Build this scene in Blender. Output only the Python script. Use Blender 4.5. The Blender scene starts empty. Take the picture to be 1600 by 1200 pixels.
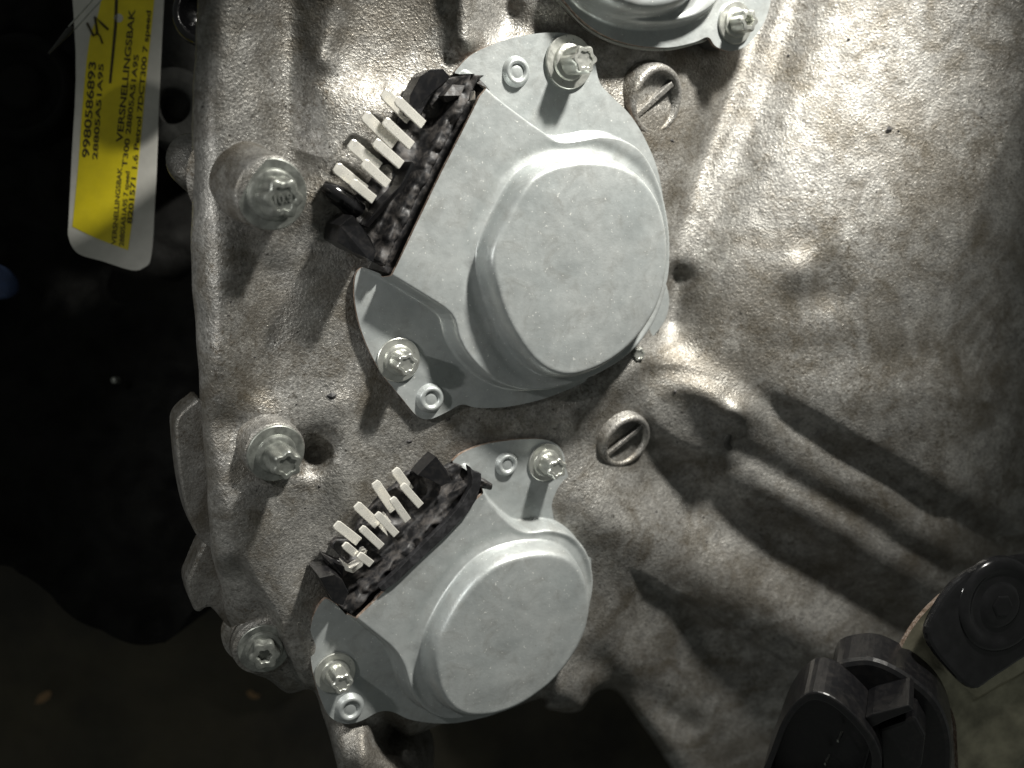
import bpy, bmesh, math, random
import numpy as np
from mathutils import Vector, Matrix
random.seed(7); RNG = np.random.RandomState(11)
sc = bpy.context.scene
S = 0.0002            # metres per unit; one unit is about one photo pixel at the depth of the upper motor
D = 1600.0            # camera distance in units
# ------------------------------------------------------------------ camera, world, lights, exposure
cam_d = bpy.data.cameras.new('camera'); cam = bpy.data.objects.new('camera', cam_d)
sc.collection.objects.link(cam); sc.camera = cam
cam.location = (0, 0, D*S); cam_d.lens = 36.0; cam_d.sensor_width = 36.0
cam_d.clip_start = 0.01; cam_d.clip_end = 10.0
cam_d.dof.use_dof = True; cam_d.dof.focus_distance = (D-50)*S; cam_d.dof.aperture_fstop = 8.5
world = bpy.data.worlds.new('World'); sc.world = world; world.use_nodes = True
bg = world.node_tree.nodes['Background']
bg.inputs[0].default_value = (0.95, 1.0, 0.93, 1); bg.inputs[1].default_value = 0.10
def lamp(name, pos, target, power, size, color):
    l = bpy.data.lights.new(name, 'AREA'); l.energy = power; l.size = size*S; l.shape = 'DISK'; l.color = color
    o = bpy.data.objects.new(name, l); sc.collection.objects.link(o)
    o.location = Vector(pos)*S
    d = (Vector(target)-Vector(pos)); o.rotation_euler = d.to_track_quat('-Z', 'Y').to_euler()
    return o
def spot(name, pos, target, power, radius, color, cone, blend=1.0):
    l = bpy.data.lights.new(name, 'SPOT'); l.energy = power; l.shadow_soft_size = radius*S; l.color = color
    l.spot_size = math.radians(cone); l.spot_blend = blend
    o = bpy.data.objects.new(name, l); sc.collection.objects.link(o); o.location = Vector(pos)*S
    o.rotation_euler = (Vector(target)-Vector(pos)).to_track_quat('-Z', 'Y').to_euler(); return o
spot('work_lamp', (1060, 1800, 980), (250, 330, -40), 28, 95, (1.0, 0.97, 0.90), 46)
spot('side_lamp', (-820, 230, 950), (-230, -150, 0), 1.1, 24, (1.0, 0.985, 0.95), 70)
sc.view_settings.view_transform = 'Standard'; sc.view_settings.look = 'None'
sc.view_settings.exposure = 0.0; sc.view_settings.gamma = 1.0; sc.view_settings.use_curve_mapping = False

# ------------------------------------------------------------------ geometry helpers (all in units, scaled by S at the end)
CAM = np.array([0., 0., D])
N0 = np.array([.50, -.22, 1.0]); N0 /= np.linalg.norm(N0)
P0 = np.array([0., 250., 0.])
def ray(px, py):
    px = np.asarray(px, float); py = np.asarray(py, float)
    return np.stack([(px-800)/D, (600-py)/D, -np.ones_like(px)], -1)
def at_z(px, py, z):
    return CAM + ray(px, py)*(D-np.asarray(z, float))[..., None]
def on_plane(px, py, h, N=N0, P=P0):
    r = ray(px, py)
    t = (np.asarray(h, float) - (CAM-P)@N) / (r@N)
    return CAM + r*t[..., None]
class Frame:
    def __init__(s, O, N, up=(0, 1, 0)):
        s.O = np.array(O, float); N = np.array(N, float); s.N = N/np.linalg.norm(N)
        u = np.cross(up, s.N); s.U = u/np.linalg.norm(u); s.V = np.cross(s.N, s.U)
    def loc(s, P):
        q = np.asarray(P)-s.O
        return np.stack([q@s.U, q@s.V, q@s.N], -1)
    def tr(s, px, py, h):                      # pixel to local point on the plane h above this frame
        return s.loc(on_plane(np.asarray(px, float), np.asarray(py, float), h, s.N, s.O))
    def poly(s, pts, h=0):
        pts = np.array(pts, float)
        hh = pts[:, 2] if pts.shape[1] == 3 else np.full(len(pts), float(h))
        return np.array([s.tr(p[0], p[1], k)[:2] for p, k in zip(pts, hh)])
    def matrix(s):
        m = Matrix.Identity(4)
        for i in range(3):
            m[i][0] = s.U[i]; m[i][1] = s.V[i]; m[i][2] = s.N[i]; m[i][3] = s.O[i]*S
        return m
def pframe(px, py, h=0, N=N0):                 # frame standing at a pixel, h above the mounting face
    return Frame(on_plane(px, py, h), N)
def lscale(f): return (D-f.O[2])/D             # local units per photo pixel
def ell_normal(px, py, ratio, ang):            # normal of a disc seen as an ellipse; ang = direction the face leans to, photo degrees (y down)
    v = -ray(px, py); v /= np.linalg.norm(v)
    t = np.array([math.cos(math.radians(ang)), -math.sin(math.radians(ang)), 0.]); t -= v*(t@v); t /= np.linalg.norm(t)
    a = math.acos(ratio); return v*math.cos(a)+t*math.sin(a)

def smoothpoly(pts, n=6, keep=()):             # Catmull-Rom through closed points (keep = indices left as sharp corners)
    pts = np.array(pts, float); m = len(pts); out = []
    for i in range(m):
        p0, p1, p2, p3 = pts[i-1], pts[i], pts[(i+1) % m], pts[(i+2) % m]
        if i in keep: p0 = p1
        if (i+1) % m in keep: p3 = p2
        if i in keep and (i+1) % m in keep: out.append(p1); continue
        for k in range(n):
            t = k/n
            out.append(.5*((2*p1)+(-p0+p2)*t+(2*p0-5*p1+4*p2-p3)*t*t+(-p0+3*p1-3*p2+p3)*t**3))
    return np.array(out)
def sdf(P, poly):                              # signed distance, negative inside, plus nearest point
    P = np.asarray(P, float); best = np.full(len(P), 1e18); near = np.zeros_like(P); inside = np.zeros(len(P), bool)
    m = len(poly)
    for i in range(m):
        a = poly[i]; b = poly[(i+1) % m]; e = b-a; L = e@e
        if L < 1e-12: continue
        w = P-a; t = np.clip((w@e)/L, 0, 1); q = a+t[:, None]*e
        d = ((P-q)**2).sum(1); k = d < best; best[k] = d[k]; near[k] = q[k]
        if a[1] != b[1]:
            c = (a[1] > P[:, 1]) != (b[1] > P[:, 1])
            x = a[0]+(P[:, 1]-a[1])/(b[1]-a[1])*e[0]
            inside ^= c & (P[:, 0] < x)
    d = np.sqrt(best); return np.where(inside, -d, d), near
def ss(x): x = np.clip(x, 0, 1); return x*x*(3-2*x)
def vnoise(x, y, s, seed):                     # smooth value noise, feature size s
    r = np.random.RandomState(seed); G = r.rand(128, 128)*2-1
    X = x/s+500; Y = y/s+500; i = np.floor(X).astype(int); j = np.floor(Y).astype(int)
    fx = ss(X-i); fy = ss(Y-j); i0 = i % 128; i1 = (i+1) % 128; j0 = j % 128; j1 = (j+1) % 128
    return (G[i0, j0]*(1-fx)+G[i1, j0]*fx)*(1-fy)+(G[i0, j1]*(1-fx)+G[i1, j1]*fx)*fy
def fnoise(x, y, s, seed, o=3):
    return sum(vnoise(x, y, s/2**k, seed+k)/2**k for k in range(o))
def grid_cells(poly, sp):                      # grid clipped to a polygon, border vertices pulled onto it
    lo = poly.min(0)-sp; hi = poly.max(0)+sp
    nx = int((hi[0]-lo[0])/sp)+2; ny = int((hi[1]-lo[1])/sp)+2
    gx, gy = np.meshgrid(lo[0]+np.arange(nx)*sp, lo[1]+np.arange(ny)*sp, indexing='ij')
    P = np.stack([gx.ravel(), gy.ravel()], 1); d, near = sdf(P, poly)
    ins = (d <= sp*.5).reshape(nx, ny)
    cell = ins[:-1, :-1] & ins[1:, :-1] & ins[1:, 1:] & ins[:-1, 1:]
    idx = np.arange(nx*ny).reshape(nx, ny)
    ci, cj = np.nonzero(cell)
    F = np.stack([idx[ci, cj], idx[ci+1, cj], idx[ci+1, cj+1], idx[ci, cj+1]], 1)
    cnt = {}
    E = np.concatenate([F[:, [0, 1]], F[:, [1, 2]], F[:, [2, 3]], F[:, [3, 0]]])
    key = E.min(1).astype(np.int64)*(nx*ny)+E.max(1)
    u, inv, c = np.unique(key, return_inverse=True, return_counts=True)
    B = E[c[inv] == 1]
    bv = np.unique(B); P[bv] = near[bv]
    used = np.unique(F); mp = -np.ones(nx*ny, int); mp[used] = np.arange(len(used))
    return P[used], mp[F], mp[B]
def set_mesh(me, V, F, mats=None, mat_idx=None, smooth=True):
    V = np.asarray(V, np.float32)*S
    if isinstance(F, np.ndarray) and F.dtype != object:
        k = F.shape[1]; nf = len(F); loops = F.ravel(); starts = np.arange(nf)*k
    else:
        loops = np.array([i for f in F for i in f]); ln = np.array([len(f) for f in F]); nf = len(F)
        starts = np.concatenate([[0], np.cumsum(ln)[:-1]])
    me.vertices.add(len(V)); me.vertices.foreach_set('co', V.ravel())
    me.loops.add(len(loops)); me.loops.foreach_set('vertex_index', loops.astype(np.int32))
    me.polygons.add(nf); me.polygons.foreach_set('loop_start', starts.astype(np.int32))
    for m in (mats or []): me.materials.append(m)
    if mat_idx is not None: me.polygons.foreach_set('material_index', np.asarray(mat_idx, np.int32))
    me.polygons.foreach_set('use_smooth', np.full(nf, bool(smooth)))
    me.update(calc_edges=True); me.validate()
def sharpen(o, deg=32):
    o.data.set_sharp_from_angle(angle=math.radians(deg)); return o
def link(name, me, parent=None, frame=None, bevel=0):
    o = bpy.data.objects.new(name, me); sc.collection.objects.link(o)
    if parent is not None: o.parent = parent
    elif frame is not None: o.matrix_world = frame.matrix()
    if bevel:
        m = o.modifiers.new('bevel', 'BEVEL'); m.width = bevel*S; m.segments = 2; m.limit_method = 'ANGLE'; m.angle_limit = math.radians(35)
    return o
def mesh(name, V, F, mat, parent=None, frame=None, smooth=True, bevel=0, mats=None, idx=None):
    me = bpy.data.meshes.new(name); set_mesh(me, V, F, mats or [mat], idx, smooth); return link(name, me, parent, frame, bevel)
def empty(name, frame, label, cat, group=None):
    o = bpy.data.objects.new(name, None); o.empty_display_size = 10*S; sc.collection.objects.link(o); o.matrix_world = frame.matrix()
    o['label'] = label; o['category'] = cat
    if group: o['group'] = group
    return o
def sub(f, u, v, h=0, rot=0, N=None):          # rotation helper: local matrix for a child
    return Matrix.Translation(Vector((u, v, h))*S) @ Matrix.Rotation(rot, 4, 'Z')
def lathe(profile, seg=48, lobes=None):        # profile [(r,z)], lobes(k, theta)->radius factor
    V = []; F = []
    th = np.arange(seg)/seg*2*math.pi
    for k, (r, z) in enumerate(profile):
        for t in th:
            q = r*(lobes(k, t) if lobes else 1); V.append((q*math.cos(t), q*math.sin(t), z))
    for k in range(len(profile)-1):
        for i in range(seg):
            j = (i+1) % seg; F.append((k*seg+i, k*seg+j, (k+1)*seg+j, (k+1)*seg+i))
    F.append(tuple(range((len(profile)-1)*seg, len(profile)*seg)))
    return V, F
def prism(poly, z0, z1):
    m = len(poly)
    a = sum(poly[i][0]*poly[(i+1) % m][1]-poly[(i+1) % m][0]*poly[i][1] for i in range(m))
    if a < 0: poly = poly[::-1]
    z0 = np.broadcast_to(z0, m); z1 = np.broadcast_to(z1, m)
    V = [(p[0], p[1], z) for p, z in zip(poly, z0)]+[(p[0], p[1], z) for p, z in zip(poly, z1)]
    F = [tuple(range(m))[::-1], tuple(range(m, 2*m))]
    F += [(i, (i+1) % m, m+(i+1) % m, m+i) for i in range(m)]
    return V, F
def bar(a, b, w, t, up=(0, 0, 1), taper=1.0):  # box from a to b, width w, thickness t, blunt narrowed tip at a
    a = np.array(a, float); b = np.array(b, float); d = b-a; L = np.linalg.norm(d); d /= L
    s = np.cross(up, d); s /= np.linalg.norm(s); n = np.cross(d, s); V = []
    for q, k in ((a, taper), (a+d*min(5, L*.2), 1), (b, 1)):
        for i, j in ((-1, -1), (1, -1), (1, 1), (-1, 1)): V.append(q+s*i*w/2*k+n*j*t/2*k)
    F = [(3, 2, 1, 0), (8, 9, 10, 11)]
    for r in (0, 4):
        for i in range(4): F.append((r+i, r+(i+1) % 4, r+4+(i+1) % 4, r+4+i))
    return V, F
def tube(pts, r, seg=10):
    pts = [np.array(p, float) for p in pts]; V = []; F = []
    rr = r if isinstance(r, (list, tuple)) else [r]*len(pts)
    for k, p in enumerate(pts):
        d = pts[min(k+1, len(pts)-1)]-pts[max(k-1, 0)]; d /= np.linalg.norm(d)
        s = np.cross(d, (0.13, .2, 1)); s /= np.linalg.norm(s); n = np.cross(d, s)
        for i in range(seg):
            t = i/seg*2*math.pi; V.append(p+(s*math.cos(t)+n*math.sin(t))*rr[k])
    for k in range(len(pts)-1):
        for i in range(seg): j = (i+1) % seg; F.append((k*seg+i, k*seg+j, (k+1)*seg+j, (k+1)*seg+i))
    F.append(tuple(range(seg))[::-1]); F.append(tuple(range((len(pts)-1)*seg, len(pts)*seg)))
    return V, F

# ------------------------------------------------------------------ materials
def new_mat(name):
    m = bpy.data.materials.new(name); m.use_nodes = True
    nt = m.node_tree; b = nt.nodes['Principled BSDF']
    tc = nt.nodes.new('ShaderNodeTexCoord')
    return m, nt, b, tc.outputs['Object']
def noise(nt, co, size, detail=3, rough=.6, dist=0, stretch=None):
    n = nt.nodes.new('ShaderNodeTexNoise'); n.inputs['Scale'].default_value = 1/(size*S)
    n.inputs['Detail'].default_value = detail; n.inputs['Roughness'].default_value = rough; n.inputs['Distortion'].default_value = dist
    if stretch:
        mp = nt.nodes.new('ShaderNodeMapping'); mp.inputs['Scale'].default_value = stretch[0]; mp.inputs['Rotation'].default_value = stretch[1]
        nt.links.new(co, mp.inputs[0]); co = mp.outputs[0]
    nt.links.new(co, n.inputs['Vector']); return n.outputs['Fac']
def ramp(nt, fac, stops):
    r = nt.nodes.new('ShaderNodeValToRGB'); e = r.color_ramp.elements
    while len(e) < len(stops): e.new(.5)
    for k, (p, c) in enumerate(stops):
        e[k].position = p; e[k].color = (c, c, c, 1) if not isinstance(c, tuple) else c+(1,)
    nt.links.new(fac, r.inputs[0]); return r.outputs[0]
def mix(nt, fac, a, b, mode='MIX'):
    m = nt.nodes.new('ShaderNodeMix'); m.data_type = 'RGBA'; m.blend_type = mode
    for sock, v in ((m.inputs[0], fac), (m.inputs[6], a), (m.inputs[7], b)):
        if isinstance(v, (int, float)): sock.default_value = v
        elif isinstance(v, tuple): sock.default_value = v+(1,)
        else: nt.links.new(v, sock)
    return m.outputs[2]
def bump(nt, b, h, dist, strength=1.0, prev=None):
    n = nt.nodes.new('ShaderNodeBump'); n.inputs['Distance'].default_value = dist*S; n.inputs['Strength'].default_value = strength
    nt.links.new(h, n.inputs['Height'])
    if prev: nt.links.new(prev, n.inputs['Normal'])
    nt.links.new(n.outputs[0], b.inputs['Normal']); return n.outputs[0]
def simple(name, col, rough=.5, metal=0., var=.15, size=20, bd=.4, bs=6, coat=0, alpha=None):
    m, nt, b, co = new_mat(name)
    f = noise(nt, co, size, 4)
    lo = tuple(c*(1-var) for c in col); hi = tuple(min(1, c*(1+var)) for c in col)
    nt.links.new(ramp(nt, f, [(.35, lo), (.65, hi)]), b.inputs['Base Color'])
    nt.links.new(ramp(nt, noise(nt, co, size*.6, 3), [(.3, max(0, rough-.08)), (.7, min(1, rough+.08))]), b.inputs['Roughness'])
    b.inputs['Metallic'].default_value = metal; b.inputs['Coat Weight'].default_value = coat
    if bd: bump(nt, b, noise(nt, co, bs, 3), bd)
    return m
def cast_mat(name, dark=1.0, grain=1.0, stain=1.0, tint=(1, .978, .918)):
    m, nt, b, co = new_mat(name)
    big = noise(nt, co, 120, 4, .6); mid = noise(nt, co, 28, 5, .65, .4); fine = noise(nt, co, 5.5, 4, .7); spk = noise(nt, co, 3.6, 2, .6)
    c = ramp(nt, big, [(.3, tuple(.205*dark*t for t in tint)), (.7, tuple(.34*dark*t for t in tint))])
    c = mix(nt, .62, c, ramp(nt, mid, [(.34, .42), (.48, .85), (.64, 1.25)]), 'MULTIPLY')
    c = mix(nt, .6*grain, c, ramp(nt, fine, [(.36, .35), (.46, .9), (.62, 1.3)]), 'MULTIPLY')
    st = noise(nt, co, 75, 5, .7, .8)
    st2 = noise(nt, co, 210, 6, .72, .5)
    c = mix(nt, ramp(nt, st2, [(.47, 0.), (.60, .6*stain)]), c, (.095*dark, .082*dark, .062*dark))
    c = mix(nt, ramp(nt, st, [(.48, 0.), (.66, .6*stain)]), c, (.080*dark, .066*dark, .044*dark))
    pep = noise(nt, co, 8, 4, .75)
    pepm = mix(nt, 1.0, ramp(nt, pep, [(.54, 0.), (.62, .75)]), ramp(nt, noise(nt, co, 150, 3, .6), [(.45, .1), (.6, 1.)]), 'MULTIPLY')
    c = mix(nt, pepm, c, (.075*dark, .062*dark, .045*dark))
    sp = noise(nt, co, 9, 2, .5)
    c = mix(nt, ramp(nt, sp, [(.70, 0.), (.76, .8)]), c, (.03, .027, .024))
    nt.links.new(c, b.inputs['Base Color'])
    b.inputs['Metallic'].default_value = .62
    r = ramp(nt, mix(nt, .65, mid, spk), [(.38, .60), (.5, .47), (.60, .30)])
    nt.links.new(r, b.inputs['Roughness'])
    p = bump(nt, b, mid, .35, .4)
    p = bump(nt, b, fine, 1.2*grain, .8, p)
    bump(nt, b, spk, 1.3*grain, 1.0, p)
    return m
CAST = cast_mat('cast_aluminium')
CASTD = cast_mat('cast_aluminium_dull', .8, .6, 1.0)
def zinc_mat():
    m, nt, b, co = new_mat('zinc_plated_sheet')
    big = noise(nt, co, 90, 4, .6); mid = noise(nt, co, 16, 4, .6); spk = noise(nt, co, 5, 3, .6)
    c = ramp(nt, big, [(.3, (.31, .335, .335)), (.7, (.41, .43, .425))])
    c = mix(nt, .35, c, ramp(nt, mid, [(.3, .82), (.7, 1.1)]), 'MULTIPLY')
    sm = noise(nt, co, 45, 6, .75, .6)
    c = mix(nt, ramp(nt, sm, [(.50, 0.), (.68, .42)]), c, (.20, .20, .185))
    c = mix(nt, ramp(nt, spk, [(.66, 0.), (.72, .8)]), c, (.75, .76, .72))
    c = mix(nt, ramp(nt, noise(nt, co, 6.5, 1, .5), [(.80, 0.), (.83, .6)]), c, (.16, .14, .12))
    nt.links.new(c, b.inputs['Base Color']); b.inputs['Metallic'].default_value = .45
    nt.links.new(ramp(nt, mid, [(.3, .36), (.7, .46)]), b.inputs['Roughness'])
    p = bump(nt, b, big, 3.0, .35); bump(nt, b, noise(nt, co, 4, 3), .35, .6, p)
    return m
ZINC = zinc_mat()
def rust_mat():
    m, nt, b, co = new_mat('rusty_sheared_edge')
    f = noise(nt, co, 9, 5, .7)
    nt.links.new(ramp(nt, f, [(.3, (.08, .055, .04)), (.45, (.19, .135, .10)), (.6, (.33, .27, .23)), (.72, (.5, .48, .45))]), b.inputs['Base Color'])
    b.inputs['Roughness'].default_value = .65; b.inputs['Metallic'].default_value = .3; bump(nt, b, noise(nt, co, 4, 4), 1.5)
    return m
RUST = rust_mat()
BOLT = simple('zinc_plated_bolt', (.56, .57, .53), .34, .85, .08, 14, .12, 9)
BOLTD = simple('worn_grey_bolt', (.23, .24, .22), .42, .7, .3, 12, .2, 9)
TIN = simple('tinned_terminal', (.90, .88, .81), .28, .55, .05, 18, .08, 12)
def plastic_mat(name, rough, grime, gcol=(.10, .09, .08)):
    m, nt, b, co = new_mat(name)
    f = noise(nt, co, 14, 6, .7, .6)
    nt.links.new(mix(nt, ramp(nt, f, [(.46, 0.), (.66, grime)]), (.007, .007, .008), gcol), b.inputs['Base Color'])
    nt.links.new(ramp(nt, f, [(.4, rough), (.6, min(1, rough+.4*grime))]), b.inputs['Roughness'])
    bump(nt, b, noise(nt, co, 5, 4), .5*grime+.1); return m
PLA = plastic_mat('black_plastic', .28, .10)
PLG = plastic_mat('torn_dirty_plastic', .5, .6, (.085, .075, .068))
SEAL = plastic_mat('black_seal_strip', .45, .35, (.05, .05, .055))
WHITE = simple('white_plastic', (.62, .61, .56), .5, 0, .06, 30, .1)
def dull(m):
    m.node_tree.nodes['Principled BSDF'].inputs['Specular IOR Level'].default_value = .12; return m
YEL = simple('yellow_sticker', (.82, .68, .012), .45, 0, .06, 40, .05)
INK = simple('label_ink', (.05, .04, .01), .6, 0, .1, 8, 0)
CLEAR = simple('clear_tie_plastic', (.42, .43, .40), .25, 0, .1, 10, .2)
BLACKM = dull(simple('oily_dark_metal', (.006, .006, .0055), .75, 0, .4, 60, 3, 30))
DARKM = simple('dull_dark_metal', (.05, .05, .046), .6, .4, .3, 40, 1.5, 14)
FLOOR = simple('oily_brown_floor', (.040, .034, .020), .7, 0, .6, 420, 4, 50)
SENS = simple('glossy_black_sensor', (.012, .012, .013), .16, 0, .3, 30, .4, 30)
BRKT = simple('dull_olive_steel', (.30, .285, .21), .42, .7, .35, 60, .8, 12)
LEAF = simple('dry_leaf', (.28, .17, .08), .7, 0, .2, 15, .5)
BLUE = simple('blue_cloth', (.008, .02, .055), .9, 0, .2, 15, .5)

# ------------------------------------------------------------------ the gearbox housing (one cast body, traced in the photo, real relief)
# sampled on a lattice of sight lines so that the relief lands where it is seen; the result is an ordinary closed-top casting
OUT = np.array([(316,-140),(308,0),(303,100),(299,300),(300,420),(305,520),(315,640),(322,760),(330,850),(340,900),
  (352,960),(372,1000),(385,1045),(420,1062),(450,1083),(488,1078),(505,1120),(520,1170),(532,1230),(536,1320),(650,1320),(655,1230),(632,1190),(610,1170),(605,1135),
  (640,1150),(700,1128),(760,1120),(842,1092),(852,1106),(880,1113),(908,1110),(930,1082),(958,1078),(985,1108),(1045,1196),(1110,1320),(1800,1320),(1800,-140)], float)
OUT = smoothpoly(OUT, 6, keep=(0, 19, 20, 36, 37, 38))
OUT[:, 0] += np.where(OUT[:, 0] < 340, 1.2*np.sin(OUT[:, 1]/37.)+.7*np.sin(OUT[:, 1]/13.+1), 0)
def seg(px, py, a, b):
    a = np.array(a, float); b = np.array(b, float); e = b-a
    t = np.clip(((px-a[0])*e[0]+(py-a[1])*e[1])/(e@e), 0, 1)
    return np.hypot(px-a[0]-t*e[0], py-a[1]-t*e[1]), t
def pline(px, py, pts):
    d = np.full(px.shape, 1e9)
    for a, b in zip(pts[:-1], pts[1:]): d = np.minimum(d, seg(px, py, a, b)[0])
    return d
def gauss(d, w): return np.exp(-(d/w)**2)
def relief(px, py, dist_in):
    g = np.full(px.shape, -10.0)
    wx = px+fnoise(px, py, 80, 3, 2)*4; wy = py+fnoise(px, py, 80, 9, 2)*4
    # right-hand bell: the face drops past the motors, meets a fold, then turns almost towards the viewer
    FL = [(1300, -260), (1218, 60), (1165, 180), (1120, 290), (1080, 380), (1052, 470), (1072, 560), (1180, 628), (1400, 742), (1900, 1000)]
    xs = np.interp(wy, [q[1] for q in FL], [q[0] for q in FL])
    dl = pline(wx, wy, FL)*np.where(wx > xs, 1, -1)
    xu = sum(np.interp(py+o, [-600, -260, 60, 180, 290, 380, 470, 600, 1300], [1390, 1300, 1218, 1165, 1120, 1082, 1056, 1050, 1090]) for o in np.linspace(-110, 110, 23))/23; s = px-xu
    up = 1-ss((wy-470)/170)
    sp_ = np.log1p(np.exp(np.clip(s/14, -30, 30)))*14
    g += 0.58*np.minimum(sp_, 520)-.0003*np.minimum(sp_, 520)**2
    g -= up*24*np.exp(-((s+5)/55)**2)
    g -= up*34*ss((wx-975)/150)*ss(-s/50)
    g += up*8*np.exp(-((s+62)/38)**2)*ss((wy-20)/100)
    low = ss((wy-540)/90)*ss((wx-1150)/110)
    g += low*(9*ss((dl+16)/50)-9*gauss(dl+32, 36))
    g -= ss((wy-560)/160)*ss((wx-960)/260)*.12*np.maximum(0, -dl)
    g += 10*gauss(np.hypot((wx-1250), (wy-428)), 30)-9*gauss(np.hypot(wx-1290, wy-455), 42)
    g -= 22*gauss(seg(wx, wy, (1060, 440), (1052, 500))[0], 24)
    # lower right: parallel ribs running down to the right
    qx, qy = -.51, .86
    t = (wx-1100)*qx+(wy-600)*qy; a = (wx-1100)*.86+(wy-600)*.51
    lo = ss((a+90)/120)*ss((t+70)/60)
    g += ss((a-40)/160)*(9*gauss(t-18, 32)+11*gauss(t-97, 36))-ss((a-20)/80)*(8*gauss(t+25, 20)+6*gauss(t-58, 18))
    g += ss((a+180)/150)*(26*gauss(t-262, 62)-18*gauss(t-158, 50))
    g -= ss((t-303-4*vnoise(px, py, 40, 5))/9)*12*ss((a-40)/60)
    # shoulder around the lower slotted plug
    g += 16*gauss(pline(wx, wy, [(900, 650), (950, 600), (1010, 562), (1060, 575), (1120, 615), (1160, 640)]), 30)
    du = (wx-1085)*.88+(wy-655)*.47; dv = -(wx-1085)*.47+(wy-655)*.88
    g += 17*(1-ss((np.hypot(du/1.75, dv)-34)/34))
    g += 9*gauss(np.hypot(wx-980, wy-695), 60)
    g += 10*gauss(np.hypot(wx-1150, wy-640), 16)
    g -= 8*gauss(np.hypot((wx-1156)*1.2, wy-676), 30)
    g += 16*gauss(np.hypot(wx-885, wy-1085), 40)
    g -= 14*gauss(seg(wx, wy, (935, 1040), (1060, 1130))[0], 26)
    # upper left: rim, valley, hollow and short rib
    g -= 30*gauss(seg(wx, wy, (445, -150), (455, 250))[0], 36)
    g += 10*gauss(seg(wx, wy, (352, -150), (345, 560))[0], 36)
    g -= 17*np.exp(-(np.hypot((wx-592)/1.15, (wy-45))/104)**4)
    g += 12*gauss(seg(wx, wy, (535, -40), (505, 90))[0], 22)
    g += 22*gauss(seg(wx, wy, (715, -150), (722, 60))[0], 24)-20*gauss(seg(wx, wy, (775, -150), (790, 40))[0], 26)
    g -= 12*gauss(seg(wx, wy, (800, 20), (1000, 120))[0], 38)
    g += 8*gauss(seg(wx, wy, (590, 180), (500, 320))[0], 42)
    # left middle
    g -= 14*gauss(seg(wx, wy, (420, 430), (415, 600))[0], 36)
    g += 7*gauss(seg(wx, wy, (350, 380), (352, 620))[0], 30)
    g -= 40*gauss(np.hypot(wx-494, wy-705), 28)+10*gauss(np.hypot(wx-360, wy-665), 34)
    g += 9*gauss(seg(wx, wy, (535, 640), (540, 780))[0], 30)
    g += 16*gauss(seg(wx, wy, (385, 790), (480, 1010))[0], 48)
    g -= 34*ss(((wx-392)*-.82+(wy-880)*.40)/16)*ss((wy-860)/50)*(1-ss((wx-500)/20))
    # lower leg under the lower motor
    leg = ss((wy-1125)/25)*(1-ss((wx-665)/20))
    g += leg*(13*gauss(wx-568-(wy-1130)*.05, 16)-34*gauss(np.hypot((wx-605), (wy-1150)), 24)+34*ss((wy-1112)/80))
    # rounded outer edge
    e = np.clip(-dist_in, 0, 40)/40
    g -= 46*(1-np.sqrt(np.clip(1-(1-e)**2, 0, 1)))
    # uneven sand-cast skin
    m = 1+.6*ss((500-px)/150)
    g += fnoise(px, py, 34, 21, 2)*.4*m+vnoise(px, py, 7, 31)*.10+fnoise(px, py, 260, 41, 1)*5
    return g
def build_housing():
    P, F, B = grid_cells(OUT, 2.6)
    d, _ = sdf(P, OUT)
    g = relief(P[:, 0], P[:, 1], d)
    V = on_plane(P[:, 0], P[:, 1], g)
    # side walls: run the border straight down into the depth
    bv = np.unique(B); mp = {v: len(V)+i for i, v in enumerate(bv)}; n1 = len(V)
    rings = []
    for k, dz in enumerate((10, 40, 170)):
        W = V[bv].copy(); W[:, 2] -= dz; c = np.array([250., -50., 0]); W[:, :2] += (c[:2]-W[:, :2])*(.004, .02, .03)[k]; rings.append(W)
    VV = np.concatenate([V]+rings); nb = len(bv); pos = {v: i for i, v in enumerate(bv)}
    i0 = np.array([pos[x] for x in B[:, 0]]); i1 = np.array([pos[x] for x in B[:, 1]])
    FF = [F[:, ::1]]
    prev0, prev1 = B[:, 0], B[:, 1]
    for k in range(3):
        a0 = n1+k*nb+i0; a1 = n1+k*nb+i1
        FF.append(np.stack([prev1, prev0, a0, a1], 1)); prev0, prev1 = a0, a1
    FF = np.concatenate(FF)
    # lattice runs y-down, so flip to face the viewer
    FF = FF[:, ::-1]
    f = Frame((0, 0, 0), (0, 0, 1))
    root = empty('gearbox_housing', f, 'rough cast aluminium gearbox housing that carries the grey motors, plugs and bolts', 'gearbox housing')
    mesh('casting', VV, FF, CAST, root)
    return root
HOUSING = build_housing()
def grit():                                    # flakes of black dirt stuck to the casting
    V = []; F = []
    spots = [(1391, 203, 9), (1233, 87, 5), (1327, 62, 6), (1405, 205, 4), (520, 620, 11), (1050, 220, 6), (700, 655, 6), (1056, 612, 5), (1025, 800, 4), (1060, 802, 4), (640, 690, 6), (500, 760, 5), (1370, 300, 4)]
    spots += [(RNG.uniform(340, 1590), RNG.uniform(10, 1000), RNG.uniform(1.2, 3.2)) for _ in range(130)]
    for x, y, r in spots:
        g = float(relief(np.array([x]), np.array([y]), np.array([-100.]))[0]); c = on_plane(x, y, g)
        n = 6; b = len(V); ph = RNG.uniform(0, 6)
        for k in range(n):
            t = k/n*6.283+ph; q = r*RNG.uniform(.5, 1.1); V.append(c+np.array([q*math.cos(t), q*math.sin(t)*.7, -.5-q*math.cos(t)*.5+q*math.sin(t)*.15]))
        V.append(c+np.array([0, 0, r*.35+.6]))
        F += [(b+k, b+(k+1) % n, b+n) for k in range(n)]
    o = mesh('dirt_flakes', np.array(V), F, PLG, HOUSING, smooth=False); o['kind'] = 'stuff'
grit()
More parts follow.
